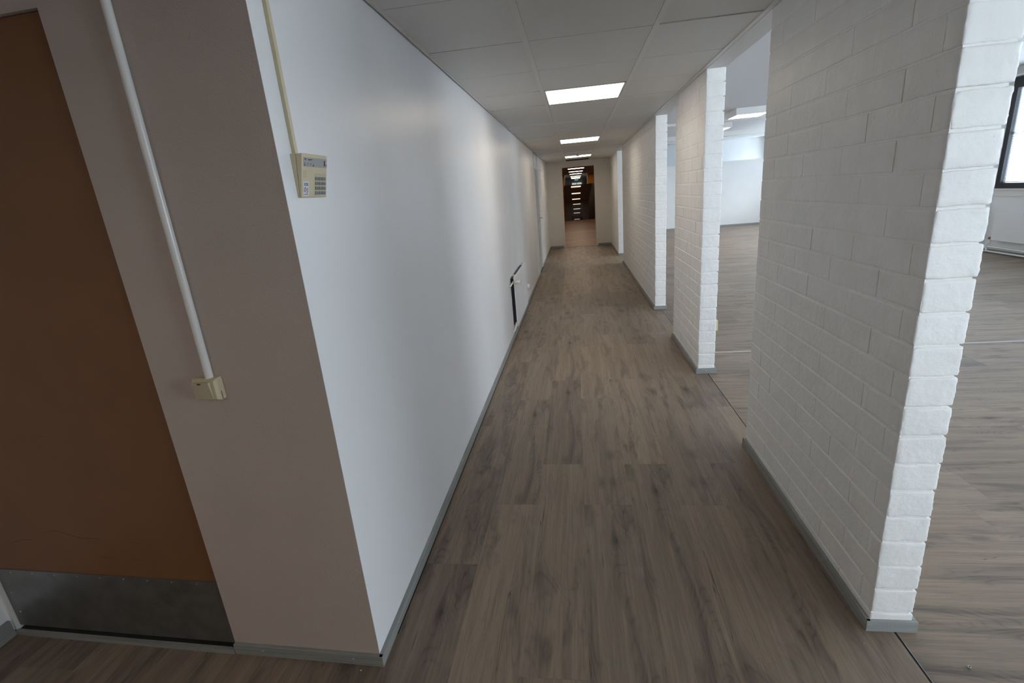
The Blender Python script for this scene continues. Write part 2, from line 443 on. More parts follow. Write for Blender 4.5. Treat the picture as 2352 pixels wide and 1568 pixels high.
brick_wall(-1.6, 0.285, 0, False)  # unseen pier added to keep window light off the beige wall
struct(MB().box(XR, XR + TH, YB, -1.6, 0, HC + 0.01).build('wall_right', M['white']))
header = struct(MB().box(XR + 0.001, XR + TH - 0.001, YB, YF, HC + 0.0005, HR + 0.1).build('trim', M['header']), 'plastered header above the brick piers')

# ------------------------------------------------------------------ left wall, beige wall with the door
wl = MB().hexa([(XL, YC, 0), (XL, 9.98, 0), (XL - 0.14, 9.98, 0), (XL - 0.14, YC + 0.07, 0)], [(XL, YC, HR), (XL, 9.98, HR), (XL - 0.14, 9.98, HR), (XL - 0.14, YC + 0.07, HR)])
struct(wl.build('wall_left', M['wall']))
bwall = MB()
U0, U1, DT = 0.594, 1.650, 2.166
def bwbox(mb, u0, u1, v0, v1, z0, z1):
    lo = [BW(u0, v0, z0), BW(u1, v0, z0), BW(u1, v1, z0), BW(u0, v1, z0)]; hi = [BW(u0, v0, z1), BW(u1, v0, z1), BW(u1, v1, z1), BW(u0, v1, z1)]
    return mb.hexa(lo, hi)
bwall.hexa([(XL - 0.001, YC - 0.0008, 0), BW(U0, -0.0008, 0), BW(U0, 0.18, 0), (XL - 0.001, YC + 0.05, 0)], [(XL - 0.001, YC - 0.0008, HC), BW(U0, -0.0008, HC), BW(U0, 0.18, HC), (XL - 0.001, YC + 0.05, HC)]); bwbox(bwall, U0, U1 + 0.03, -0.0008, 0.18, DT, HC)
struct(bwall.build('wall_front', M['taupe']))
cap = MB().box(-2.56, -2.42, YB, 1.50, 0, HC)
struct(cap.build('wall_left', M['wall']))
# door
dr = struct(empty('door', BW(U0, 0, 0))); dr.name = 'door_1'
def bw_part(name, m, u0, u1, v0, v1, z0, z1, parent, bev=None):
    mb = MB(); bwbox(mb, u0, u1, v0, v1, z0, z1); o = mb.build(name, m, parent); o.matrix_parent_inverse = parent.matrix_world.inverted() if False else Matrix.Translation(parent.location).inverted()
    if bev: bevel(o, bev)
    return o
leaf = bw_part('door_leaf', M['door'], U0 + 0.003, U1 - 0.016, 0.012, 0.055, 0.024, DT - 0.003, dr)
plate = bw_part('kick_plate', M['steel'], U0 + 0.004, U1 - 0.017, 0.009, 0.0118, 0.028, 0.316, dr)
plate['label'] = 'grey metal kick plate'
for i in range(9):
    u = U0 + 0.10 + i * 0.108; p = BW(u, 0.0085, 0.303)
    s = MB().tube([Vector(p), Vector(p) + Vector((0.0, -0.0015, 0))], [0.0032, 0.0022], 10).build('screw', M['metal'], dr); s.matrix_parent_inverse = Matrix.Translation(dr.location).inverted()
for z in (0.10, 0.20):
    p = BW(U1 - 0.05, 0.0085, z); s = MB().tube([Vector(p), Vector(p) + Vector((0.0, -0.0015, 0))], [0.0032, 0.0022], 10).build('screw', M['metal'], dr); s.matrix_parent_inverse = Matrix.Translation(dr.location).inverted()
bw_part('door_frame', M['trim'], U1 - 0.014, U1 + 0.030, -0.006, 0.06, 0.0, DT + 0.02, dr)['label'] = 'chipped white door jamb'
bw_part('sill_gap', M['dark'], U0, U1, 0.0, 0.06, 0.001, 0.012, dr)
bw_part('threshold', M['skirt'], U0, U1, -0.016, 0.000, 0.0, 0.017, dr)
bw_part('door_back', M['dark'], U0, U1, 0.056, 0.17, 0.0, DT, dr)
# scuffs on the door: thin dragged marks
def uz(px, py):
    """meet the sight line through a photograph pixel with the door leaf (used to copy the marks' places once)"""
    d = r_ * ((px - 1176) / 1123.25) - u_ * ((py - 784) / 1123.25) + f_
    A = Vector(BW(0, 0.012, 0)); Nn = Vector((SB, CB, 0)) ; Nn = Vector((SB, CB, 0))
    t = (A - EYE).dot(Nn) / d.dot(Nn); return EYE + d * t
SCUFF = [([(98, 1221), (120, 1219), (140, 1221), (165, 1230), (185, 1235), (215, 1237), (235, 1238)], 0.0011), ([(297, 1245), (322, 1248)], 0.0022), ([(297, 1284), (322, 1286)], 0.0014),
         ([(322, 1263), (343, 1264)], 0.0009), ([(228, 1278), (245, 1280), (265, 1282)], 0.0009), ([(15, 1252), (35, 1243), (55, 1239), (82, 1240)], 0.0009), ([(22, 1297), (33, 1298)], 0.0012), ([(78, 1000), (120, 1003)], 0.0009), ([(40, 350), (46, 356)], 0.0012)]
for pts, wd in SCUFF:
    q = [uz(*p) for p in pts]; b = MB(); vs = []
    for i, p in enumerate(q):
        w2 = wd * (0.35 if i in (0, len(q) - 1) else 1.0)
        vs += [(p.x, p.y - 0.0003, p.z - w2), (p.x, p.y - 0.0003, p.z + w2)]
    b.add(vs, [(2 * i, 2 * i + 2, 2 * i + 3, 2 * i + 1) for i in range(len(q) - 1)])
    o = b.build('scuff_mark', M['ink'], dr); o.matrix_parent_inverse = Matrix.Translation(dr.location).inverted()

# skirting boards
def skirt(name, x0, x1, y0, y1, screws=(), h=0.046):
    o = struct(MB().box(x0, x1, y0, y1, 0, h).build(name, M['skirt'])); bevel(o, 0.0015, 1)
    for s in screws:
        MB().tube([Vector(s[0]) - Vector(s[1]) * 0.0005, Vector(s[0]) + Vector(s[1]) * 0.0008], [0.0034, 0.0028], 10).build('screw', M['metal'], o)
    return o
sy = [1.45, 2.0, 2.55, 3.1, 3.7, 4.3, 4.9]
for i, (a, b) in enumerate([(YC - 0.015, 3.02), (3.022, 5.4), (5.402, 7.8), (7.802, 9.93), (11.06, YE - 0.015)]):
    skirt('baseboard_left', XL, XL + 0.015, a, b, [((XL + 0.015, y, 0.026), (1, 0, 0)) for y in sy if a < y < b])
bsk = MB(); bwbox(bsk, -0.0155, U0 - 0.002, -0.015, -0.0009, 0, 0.046)
o = struct(bsk.build('baseboard_front', M['skirt'])); bevel(o, 0.0015, 1)
for u in (0.10, 0.47):
    p = Vector(BW(u, -0.015, 0.027)); MB().tube([p, p + Vector((0, -0.0008, 0))], [0.0034, 0.0028], 10).build('screw', M['metal'], o)
skirt('baseboard_left', -2.42, -2.403, YB, 1.335, [((-2.403, 1.1, 0.03), (1, 0, 0))], 0.075)
for i, (a, b) in enumerate(PIL):
    yn = a - 0.013
    skirt('baseboard_right', XR - 0.015, XR - 0.0005, yn + 0.0005, min(b + 0.0, YE - 0.015), [((XR - 0.015, y, 0.027), (-1, 0, 0)) for y in ([a + 0.32, a + 0.75, a + 1.2] if i < 2 else []) if y < b])
    skirt('baseboard_right', XR - 0.0155, XR + TH + 0.015, yn, a - 0.0002, [(((XR + XR + TH) / 2, yn, 0.027), (0, -1, 0))] if i < 3 else [])
    skirt('baseboard_right', XR + TH + 0.0005, XR + TH + 0.015, a, min(b, YE))
    if b < YE: skirt('baseboard_right', XR - 0.0155, XR + TH + 0.015, b + 0.0002, b + 0.013)
skirt('baseboard_end', XL + 0.001, -0.378, YE - 0.013, YE, (), 0.06)
skirt('baseboard_end', 0.607, XR - 0.001, YE - 0.013, YE, (), 0.06)

# floor strips between the two floor areas
gaps = [(0.30, PIL[0][0] - 0.014), (PIL[0][1] + 0.014, PIL[1][0] - 0.014), (PIL[1][1] + 0.014, PIL[2][0] - 0.014), (PIL[2][1] + 0.014, PIL[3][0] - 0.014)]
for a, b in gaps:
    o = struct(MB().box(1.0605, 1.0685, a, b, -0.004, -0.0015).build('trim', M['dark']))
    o2 = struct(MB().box(1.0668, 1.0685, a, b, -0.0015, 0.0006).build('trim', M['strip']))
struct(MB().box(XR + TH + 0.016, XW, 4.644, 4.656, -0.004, 0.0012).build('trim', M['strip']), 'thin metal joint strip across the side room floor')

# ------------------------------------------------------------------ corridor ceiling
ceil = struct(MB().box(-3.0, 1.0, YB, YE, HC + 0.05, HC + 0.12).build('ceiling', M['dark']))
P0, PP = 2.219, 0.6755
RX = [(-0.237, -0.208), (0.427, 0.455)]
for a, b in RX: MB().box(a, b, YB, YE, HC, HC + 0.03).build('ceiling_rail', M['rail'], ceil)
MB().box(XL + 0.009, XL + 0.026, YC, YE, HC, HC + 0.02).build('wall_angle', M['rail'], ceil)
MB().box(XR - 0.031, XR - 0.003, YB, YE, HC, HC + 0.02).build('wall_angle', M['rail'], ceil)
MB().box(XL + 0.002, XR, YE - 0.022, YE - 0.001, HC, HC + 0.02).build('wall_angle', M['rail'], ceil)
cols = [(XL + 0.027, -0.238), (-0.207, 0.426), (0.456, XR - 0.032)]
tile_cache = {}
def tile_mesh(w, l):
    k = (round(w, 4), round(l, 4))
    if k not in tile_cache: tile_cache[k] = MB().box(-w / 2, w / 2, -l / 2, l / 2, 0, 0.016).mesh('ceiling_panel', M['tile'])
    return tile_cache[k]
LIGHT_ROWS = (3, 9, 15, -9, -15)
rt = random.Random(5)
for k in range(-15, 19):
    a = P0 + PP * k; b = min(a + PP, YE - 0.024)
    for c, (x0, x1) in enumerate(cols):
        if c == 1 and k in LIGHT_ROWS: continue
        if c == 0 and b < YC: x0 = -1.0
        bb = b
        if c == 1 and k == 17: bb = 13.80
        o = put('ceiling_panel', tile_mesh(x1 - x0, bb - a - 0.007), ceil, ((x0 + x1) / 2, (a + bb) / 2, HC + 0.002 + rt.uniform(0, 0.003)))
        o.rotation_euler = (rt.uniform(-0.003, 0.003), rt.uniform(-0.0015, 0.0015), 0)
MB().box(-3.0, -1.0, YB, 1.45, HC, HC + 0.05).build('ceiling_panel', M['tile'], ceil)

light_labels = {3: 'square ceiling light panel nearest the camera, lit', 9: 'middle one of the three lit panels in the corridor ceiling', 15: 'lit ceiling panel just before the end wall, beside the dark vent', -9: 'lit ceiling panel behind the viewer', -15: 'farther lit ceiling panel behind the viewer'}
def panel_light(name, x0, x1, y0, y1, z, lampm, label, group, rim=0.010, depth=0.012, proto=None):
    t = empty(name, ((x0 + x1) / 2, (y0 + y1) / 2, z)); tag(t, label, 'ceiling light', group)
    w, l = (x1 - x0) / 2, (y1 - y0) / 2
    if proto:
        for ch in proto.children:
            c = ch.copy(); COL.objects.link(c); c.parent = t
        return t
    fr = MB().box(-w, w, -l, -l + rim, 0, depth).box(-w, w, l - rim, l, 0, depth).box(-w, -w + rim, -l + rim, l - rim, 0, depth).box(w - rim, w, -l + rim, l - rim, 0, depth)
    fr.box(-w + rim, w - rim, -l + rim, l - rim, 0.006, depth)
    fr.build('light_frame', M['rail'], t)
    MB().box(-w + rim, w - rim, -l + rim, l - rim, 0.0015, 0.0055).build('diffuser', lampm, t)
    return t
pr = None
for k in LIGHT_ROWS:
    a = P0 + PP * k
    t = panel_light('ceiling_light', -0.206, 0.424, a + 0.026, a + PP - 0.004, HC + 0.0, M['lamp'], light_labels[k], 'light panels in the corridor ceiling', proto=pr)
    pr = pr or t
panel_light('ceiling_light', -1.90, -1.28, -2.7, -2.08, HC - 0.011, M['lamp'], 'added ceiling panel behind the viewer, warm fill for the beige wall', 'light panels in the corridor ceiling', depth=0.0095)  # unseen lobby panel, added to warm the beige wall and door
panel_light('ceiling_light', -1.90, -1.28, -1.35, -0.73, HC - 0.011, M['lamp'], 'second added ceiling panel behind the viewer, warm fill for the beige wall', 'light panels in the corridor ceiling', depth=0.0095)  # another added fill panel, brightens the beige wall and nearest pier
# vent at the end
v = empty('ceiling_vent', (0.095, 14.08, HC)); tag(v, 'dark slotted vent in the ceiling above the end doorway', 'vent')
MB().box(-0.31, 0.31, -0.28, 0.28, 0.012, 0.03).build('backing', M['dark'], v)
for i in range(7): MB().box(-0.305, 0.305, -0.262 + i * 0.08, -0.245 + i * 0.08, 0.0, 0.012).build('vent_slat', M['black'], v)
# smoke detector
s = empty('smoke_detector', (0.10, 11.86, HC)); tag(s, 'small round detector on the ceiling before the last corridor light', 'smoke detector')
MB().tube([(0, 0, 0.002), (0, 0, -0.012), (0, 0, -0.013)], [0.055, 0.055, 0.045], 20).build('base', M['pipe'], s)
MB().tube([(0, 0, -0.013), (0, 0, -0.035), (0, 0, -0.045)], [0.038, 0.034, 0.020], 20).build('sensor_cap', M['greyband'], s)

# ------------------------------------------------------------------ end wall with doorway, hall beyond
DX0, DX1, DH = -0.335, 0.553, 2.20
ew = MB().box(XL - 0.14, DX0 - 0.03, YE, YE + 0.14, 0, HR).box(DX1 + 0.03, XR + TH, YE, YE + 0.14, 0, HR).box(DX0 - 0.03, DX1 + 0.03, YE, YE + 0.14, DH + 0.03, HR)
ENDP = plain('end_wall_paint', (0.70, 0.655, 0.595), 0.55, noise_amt=0.03)
struct(ew.build('wall_end', ENDP))
df = struct(MB().box(DX0 - 0.042, DX0, YE - 0.012, YE + 0.15, 0, DH + 0.04).box(DX1, DX1 + 0.042, YE - 0.012, YE + 0.15, 0, DH + 0.04).box(DX0, DX1, YE - 0.012, YE + 0.15, DH, DH + 0.04).build('door_2', ENDP), 'white casing of the open end doorway')
MB().box(DX0, DX1, YE, YE + 0.03, -0.001, 0.004).build('threshold', M['brown'], df)
# hall beyond the doorway
HX0, HX1 = -0.80, 1.00
struct(MB().box(HX0 - 0.1, HX0, YE + 0.14, 27.6, 0, 2.5).build('wall_left', M['hallbrown']), 'dark brown wall of the hall beyond the end doorway')
struct(MB().box(HX1, HX1 + 0.1, YE + 0.14, 27.6, 0, 2.5).build('wall_right', M['hallbrown']), 'right dark brown wall of the hall beyond the end doorway')
struct(MB().box(HX0 - 0.1, HX1 + 0.1, YE + 0.14, 27.6, HC, HC + 0.1).build('ceiling', M['brownceil']), 'brown ceiling of the hall beyond the end doorway')
hw = MB().box(HX0 - 0.1, -0.525, 27.6, 27.7, 0, HC + 0.1).box(0.69, HX1 + 0.1, 27.6, 27.7, 0, HC + 0.1)
struct(hw.build('wall_far', M['orange']), 'orange lacquered wall around the glazed opening far down the hall')
struct(MB().box(-0.525, -0.505, 27.58, 27.72, 0, HC).box(0.67, 0.69, 27.58, 27.72, 0, HC).build('trim', M['trim']))
LOB = plain('lobby_paint', (0.42, 0.43, 0.40), 0.6)
struct(MB().box(-1.3, -1.2, 27.7, 45, 0, 2.6).box(1.6, 1.7, 27.7, 45, 0, 2.6).box(-1.3, 1.7, 45, 45.1, 0, 2.6).build('wall_far', LOB), 'grey walls of the lobby at the far end of the hall')
struct(MB().box(-1.3, 1.7, 27.7, 45, 2.48, 2.6).build('ceiling', LOB))
hall_y = [(16.05, 'nearest, lintel-hidden'), (19.35, 'first'), (22.6, 'second'), (26.0, 'third')]
pr = None
for y, nm in hall_y:
    t = panel_light('ceiling_light', -0.235, 0.38, y, y + 0.62, HC - 0.010, M['lampfar'], '%s lit panel of the hall ceiling seen through the end doorway' % nm, 'light panels in the hall beyond the doorway', depth=0.0095, proto=pr); pr = pr or t
for y, nm in [(30.8, 'nearer'), (34.0, 'middle'), (37.0, 'farthest')]:
    panel_light('ceiling_light', -0.22, 0.39, y, y + 0.62, HC - 0.01, M['lampfar'], '%s lit lobby panel seen above the dark gloss board' % nm, 'light panels in the lobby', depth=0.0095, proto=pr)
# exit sign
e = empty('exit_sign', (0.14, 38.6, 2.27)); tag(e, 'small green lit exit sign far down the hall above the dark board', 'exit sign')
MB().box(-0.13, 0.13, 0, 0.05, -0.05, 0.05).build('sign_box', M['green'], e)
MB().box(-0.08, 0.02, -0.004, 0, -0.008, 0.008).box(0.02, 0.04, -0.004, 0, -0.03, 0.03).build('arrow', M['sticker'], e)
MB().tube([(0, 0.02, 0.05), (0, 0.02, 0.205)], 0.01, 8).build('hanger', M['greyband'], e)
# bright far window of the lobby
fw = empty('window', (0.2, 44.95, 0)); struct(fw, 'small bright window at the very end of the lobby'); fw.name = 'window_9'
for i in range(2):
    for j in range(3):
        MB().box(-0.42 + i * 0.44, -0.04 + i * 0.44, 0, 0.02, 1.75 - j * 0.2 + 0.2, 1.93 - j * 0.2 + 0.2).build('pane', emit('far_daylight', (0.8, 0.9, 0.9), 0.55) if (i, j) == (0, 0) else D.materials['far_daylight'], fw)
# dark gloss board across the hall, leaning back a little
bd = empty('board', (0.30, 27.28, 0.0)); tag(bd, 'tall dark brown glossy board across the far hall, mirroring the ceiling lights', 'board')
lean = math.tan(math.radians(3.75))
b = MB(); W0, W1, Z1 = -0.85, 0.77, 1.835
b.hexa([(W0, 0, 0), (W1, 0, 0), (W1, 0.03, 0), (W0, 0.03, 0)], [(W0, Z1 * lean, Z1), (W1, Z1 * lean, Z1), (W1, 0.03 + Z1 * lean, Z1), (W0, 0.03 + Z1 * lean, Z1)])
b.build('gloss_panel', M['gloss'], bd)
b = MB(); b.hexa([(W0, -0.002, 0), (W1, -0.002, 0), (W1, 0.034, 0), (W0, 0.034, 0)], [(W0, -0.002, 0.02), (W1, -0.002, 0.02), (W1, 0.034, 0.02), (W0, 0.034, 0.02)])
b.build('bottom_rail', M['brown'], bd)

# ------------------------------------------------------------------ left side far end: door and white brick
lw = struct(MB().box(XL - 0.14, XL - 0.02, 9.98, 11.02, 2.10, HR).build('wall_left', M['wall']), 'panel above the grey corridor door')
fb = MB()
for k, z0, z1 in courses():
    ph = 11.02 + (0 if k % 2 else -BL / 2); yy = ph
    while yy < YE:
        a, b2 = max(yy, 11.02) + 0.0045, min(yy + BL, YE) - 0.0045
        if b2 - a > 0.02 and z1 - z0 > 0.03:
            vs, fs = brick_shape(0.10, b2 - a, z1 - z0 - 0.009, k); fb.add([q + Vector((XL - 0.050, (a + b2) / 2, (z0 + z1) / 2)) for q in vs], fs, False)
        yy += BL
lb = struct(MB().box(XL - 0.14, XL - 0.0035, 11.0, YE, 0, HR).build('wall_left', M['brick']), 'white brick stretch of the left wall beyond the grey door')
o = fb.build('brickwork', M['brick'], lb); o['kind'] = 'stuff'
d3 = struct(MB().box(XL - 0.06, XL + 0.012, 9.93, 9.985, 0, 2.36).box(XL - 0.06, XL + 0.004, 11.02, 11.055, 0, 2.36).box(XL - 0.06, XL + 0.006, 9.985, 11.02, 2.06, 2.11).build('door_3', M['trim']), 'grey door with white frame in the left wall')
MB().box(XL - 0.05, XL - 0.012, 9.99, 11.015, 0.008, 2.055).build('door_leaf', M['doorgrey'], d3)
hd = MB().box(XL - 0.012, XL - 0.004, 10.925, 10.965, 0.98, 1.16).build('handle_plate', M['metal'], d3)
MB().tube([(XL - 0.006, 10.945, 1.07), (XL + 0.05, 10.945, 1.07), (XL + 0.055, 10.93, 1.07), (XL + 0.055, 10.82, 1.07)], 0.009, 10).build('door_handle', M['metal'], d3)

# ------------------------------------------------------------------ small things on the left wall and beige wall
# conduit down the beige wall
cx = 0.376
c = BW(cx, -0.0125, 0)
con = MB().tube([(c[0], c[1], 1.130), (c[0], c[1], HC)], 0.0118, 20).build('cable_conduit', M['pipe'])
tag(con, 'round white cable conduit running down the beige wall to the light switch', 'conduit')
# switch
sw = empty('light_switch', BW(0.387, 0, 1.098), -BETA); tag(sw, 'aged cream surface-mounted light switch on the beige wall beside the orange door', 'light switch')
def frustum(x0, x1, z0, z1, y0, y1, ins):
    return MB().hexa([(x0, y0, z0), (x1, y0, z0), (x1, y0, z1), (x0, y0, z1)], [(x0 + ins, y1, z0 + ins), (x1 - ins, y1, z0 + ins), (x1 - ins, y1, z1 - ins), (x0 + ins, y1, z1 - ins)])
o = MB().box(-0.043, 0.043, -0.022, -0.0005, -0.036, 0.036).build('back_box', M['cream'], sw); bevel(o, 0.0015)
o = frustum(-0.043, 0.043, -0.036, 0.036, -0.0222, -0.032, 0.006).build('cover_frame', M['cream'], sw); bevel(o, 0.0012)
ro = MB().hexa([(-0.030, -0.0322, -0.027), (0.026, -0.0322, -0.027), (0.026, -0.0322, 0.028), (-0.030, -0.0322, 0.028)], [(-0.030, -0.0345, -0.027), (0.026, -0.0345, -0.027), (0.026, -0.042, 0.028), (-0.030, -0.042, 0.028)]).build('rocker', M['cream2'], sw); bevel(ro, 0.001)
MB().hexa([(-0.012, -0.0408, 0.0215), (0.000, -0.0408, 0.0215), (0.000, -0.0415, 0.0265), (-0.012, -0.0415, 0.0265)], [(-0.012, -0.0416, 0.0215), (0.000, -0.0416, 0.0215), (0.000, -0.0423, 0.0265), (-0.012, -0.0423, 0.0265)]).build('indicator_window', M['redled'], ro)
MB().box(0.0428, 0.0433, -0.0165, -0.0145, -0.034, -0.008).build('side_slot', M['dark'], sw)

# mini trunking to the keypad
tr = MB().box(XL + 0.0003, XL + 0.011, 1.366, 1.381, 1.757, HC).build('cable_trunking', M['cream']); bevel(tr, 0.001)
tag(tr, 'slim cream cable trunking running up the white wall above the alarm keypad', 'trunking')

# alarm keypad: local frame x = along the wall (Y), y = down, z = out of the wedge face
KY0, KY1, KZ0, KZ1, KT, KB_ = 1.354, 1.498, 1.640, 1.757, 0.036, 0.011
kp = empty('alarm_keypad', (XL, (KY0 + KY1) / 2, KZ0)); tag(kp, 'aged cream alarm keypad with grey keys on the white left wall', 'alarm keypad')
kc = (XL, (KY0 + KY1) / 2, KZ0)
def kq(u, v, n=0.0):
    """point of the sloped front: u 0..1 across, v 0..1 down, n out of it (m)"""
    d = KT + (KB_ - KT) * v; y = (u - 0.5) * (KY1 - KY0); z = (1 - v) * (KZ1 - KZ0)
    nx, nz = 0.978, -0.209
    return (d + n * nx, y, z + n * nz)
def kbox(u0, u1, v0, v1, n0, n1, taper=0.0):
    t = taper
    return MB().hexa([kq(u0, v0, n0), kq(u1, v0, n0), kq(u1, v1, n0), kq(u0, v1, n0)], [kq(u0 + t, v0 + t, n1), kq(u1 - t, v0 + t, n1), kq(u1 - t, v1 - t, n1), kq(u0 + t, v1 - t, n1)])
w2 = (KY1 - KY0) / 2; hh = KZ1 - KZ0
o = MB().hexa([(0.0004, -w2, 0), (0.0004, w2, 0), (0.0004, w2, hh), (0.0004, -w2, hh)], [(KB_ * 0.42, -w2, 0), (KB_ * 0.42, w2, 0), (KT * 0.45, w2, hh), (KT * 0.45, -w2, hh)]).build('back_plate', M['cream'], kp); bevel(o, 0.0012)
o = MB().hexa([(KB_ * 0.42 + 0.0006, -w2, 0.0005), (KB_ * 0.42 + 0.0006, w2, 0.0005), (KT * 0.45 + 0.0006, w2, hh - 0.0005), (KT * 0.45 + 0.0006, -w2, hh - 0.0005)], [kq(0, 1), kq(1, 1), kq(1, 0), kq(0, 0)]).build('front_cover', M['cream'], kp); bevel(o, 0.0022, 3)
fc = o
kbox(0.055, 0.985, 0.085, 0.295, 0.0001, 0.0004).build('label_band', M['greyband'], kp)['label'] = 'grey printed band'
kbox(0.865, 0.905, 0.125, 0.255, 0.0004, 0.0009).build('display_window', M['redled'], kp)
for i, u in enumerate((0.085, 0.205, 0.315, 0.42)): kbox(u, u + 0.028, 0.245, 0.275, 0.0004, 0.001).build('indicator_light', M['redled'] if i in (0, 3) else M['key'], kp)
hol = MB()
for r in range(4):
    for q in range(4): 
        u = 0.055 + 0.032 * q; vv = 0.395 + 0.042 * r; hol.v += []; bx = kbox(u, u + 0.010, vv, vv + 0.014, 0.0, 0.0002); hol.add(bx.v, bx.f)
o = hol.build('speaker_holes', M['brown'], kp); o['kind'] = 'stuff'
rec = kbox(0.495, 0.955, 0.435, 0.965, 0.00005, 0.0003).build('key_recess', M['cream2'], kp)
key_me = kbox(0.0, 0.128, 0.0, 0.082, 0.0002, 0.0036, 0.008)
km = None
for r in range(4):
    for q in range(3):
        u = 0.505 + 0.146 * q; vv = 0.515 + 0.113 * r
        a, b0 = kq(u, vv), kq(0, 0)
        if km is None: km = key_me.mesh('key', M['key'])
        k_ = put('key', km, kp, (a[0] - b0[0], a[1] - b0[1], a[2] - b0[2])); bevel(k_, 0.0009)
def ktext(body, size, m, u, v, n=0.00055, parent=None, sx=1.0, name='lettering'):
    me = text_mesh(body, size, m, name)
    slope = math.atan2(KT - KB_, hh)
    ex = Vector((0, 1, 0)); ez = Vector((math.cos(slope), 0, -math.sin(slope))); ey = ez.cross(ex)
    R = Matrix((ex, ey, ez)).transposed().to_4x4(); R = Matrix.Translation(Vector(kq(u, v, n))) @ R @ Matrix.Diagonal((sx, 1, 1, 1))
    me.transform(R)
    return put(name, me, parent or kp)
ktext('ESMI', 0.0052, M['blueink'], 0.125, 0.130); ktext('keypad K 25', 0.0046, M['ink'], 0.31, 0.132)
for u, t in ((0.10, 'Syö'), (0.22, 'Ilm'), (0.33, 'Sab'), (0.435, 'T')): ktext(t, 0.0034, M['ink'], u, 0.222)
ktext('Ilmoitus\ntila', 0.0030, M['blueink'], 0.955, 0.235)
st = kbox(0.045, 0.265, 0.625, 0.965, 0.0001, 0.0004).build('sticker', M['sticker'], kp); st['label'] = 'white sticker with a black and red logo'
ktext('HÄLYTYSKESKUS', 0.0030, M['blueink'], 0.155, 0.675, parent=st); ktext('0204 28 5000', 0.0040, M['blueink'], 0.155, 0.712, parent=st)
ktext('G', 0.0155, M['ink'], 0.105, 0.83, parent=st, sx=0.85); ktext('4', 0.0100, M['red'], 0.158, 0.822, parent=st); ktext('S', 0.0150, M['ink'], 0.208, 0.83, parent=st, sx=0.8)
ktext('Group 4 Securicor', 0.0026, M['blueink'], 0.155, 0.925, parent=st)
b = kbox(0.112, 0.138, 0.755, 0.80, 0.0006, 0.0009, 0.004); b.build('logo_accent', M['red'], st)
b = kbox(0.172, 0.200, 0.872, 0.90, 0.0006, 0.0009, 0.004); b.build('logo_accent', M['red'], st)
for r, rowt in enumerate(['1 2 3', '4 5 6', '7 8 9', '* 0 #']):
    for q, ch in enumerate(rowt.split()):
        ktext(ch, 0.0042, M['red'] if r == 0 else M['ink'], 0.505 + 0.146 * q + 0.064, 0.515 + 0.113 * r + 0.045, 0.0041)

# flat radiator on the left wall
rd = empty('radiator', (XL + 0.001, 5.50, 0.12)); tag(rd, 'flat white panel radiator on the left corridor wall with white thermostat knob', 'radiator')
o = MB().box(0.036, 0.052, 0, 1.25, 0, 0.58).build('front_panel', M['wall'], rd); bevel(o, 0.003)
MB().box(0.004, 0.0355, 0.012, 1.24, 0.02, 0.565).build('convector', M['black'], rd)['label'] = 'convector core blackened for the shadow behind the panel'  # black block stands for the deep shadow between panel and wall
for y in (0.16, 1.05): MB().box(0.0, 0.036, y, y + 0.05, 0.565, 0.578).build('bracket', M['radiator'], rd)
MB().tube([(0.0, -0.16, 0.50), (0.018, -0.13, 0.505), (0.026, -0.07, 0.52), (0.028, -0.01, 0.53)], 0.0085, 12).build('supply_pipe', M['pipe'], rd)
MB().tube([(0.026, -0.045, 0.525), (0.050, -0.045, 0.527)], 0.013, 12).build('valve', M['brass'], rd)
MB().tube([(0.050, -0.045, 0.527), (0.056, -0.045, 0.527), (0.0561, -0.045, 0.527), (0.115, -0.045, 0.530), (0.120, -0.045, 0.530)], [0.015, 0.015, 0.020, 0.0215, 0.018], 20).build('thermostat_knob', M['pipe'], rd)
MB().tube([(0.0, -0.14, -0.03), (0.018, -0.10, -0.025), (0.026, -0.05, -0.005), (0.028, -0.01, 0.03)], 0.0085, 12).build('return_pipe', M['pipe'], rd)
MB().tube([(0.028, -0.02, 0.012), (0.030, 0.01, 0.045)], 0.012, 12).build('valve', M['brass'], rd)
# small socket and button further along
sk = empty('wall_socket', (XL, 7.34, 0.25)); tag(sk, 'small round white socket low on the left wall beyond the radiator', 'wall socket')
MB().tube([(0, 0, 0), (0.025, 0, 0), (0.034, 0, 0)], [0.036, 0.036, 0.026], 20).build('socket_body', M['pipe'], sk)
MB().tube([(0.0341, 0, 0), (0.0345, 0, 0)], [0.018, 0.018], 16).build('socket_face', M['trim'], sk)
bt = MB().tube([(XL, 8.96, 1.064), (XL + 0.010, 8.96, 1.064), (XL + 0.014, 8.96, 1.064)], [0.018, 0.018, 0.01], 16).build('wall_button', M['pipe'])
tag(bt, 'tiny white round button on the left wall before the grey door', 'button')
# outlet on the room side of second brick pier
po = empty('power_outlet', (XR + TH, 4.185, 0.41)); tag(po, 'thin cream outlet on the room side of the second brick pier', 'outlet')
o = MB().box(0.0, 0.022, -0.042, 0.042, -0.045, 0.045).build('outlet_body', M['cream'], po); bevel(o, 0.003)
MB().tube([(0.0221, 0, 0), (0.0226, 0, 0)], [0.02, 0.02], 16).build('outlet_face', M['cream2'], po)

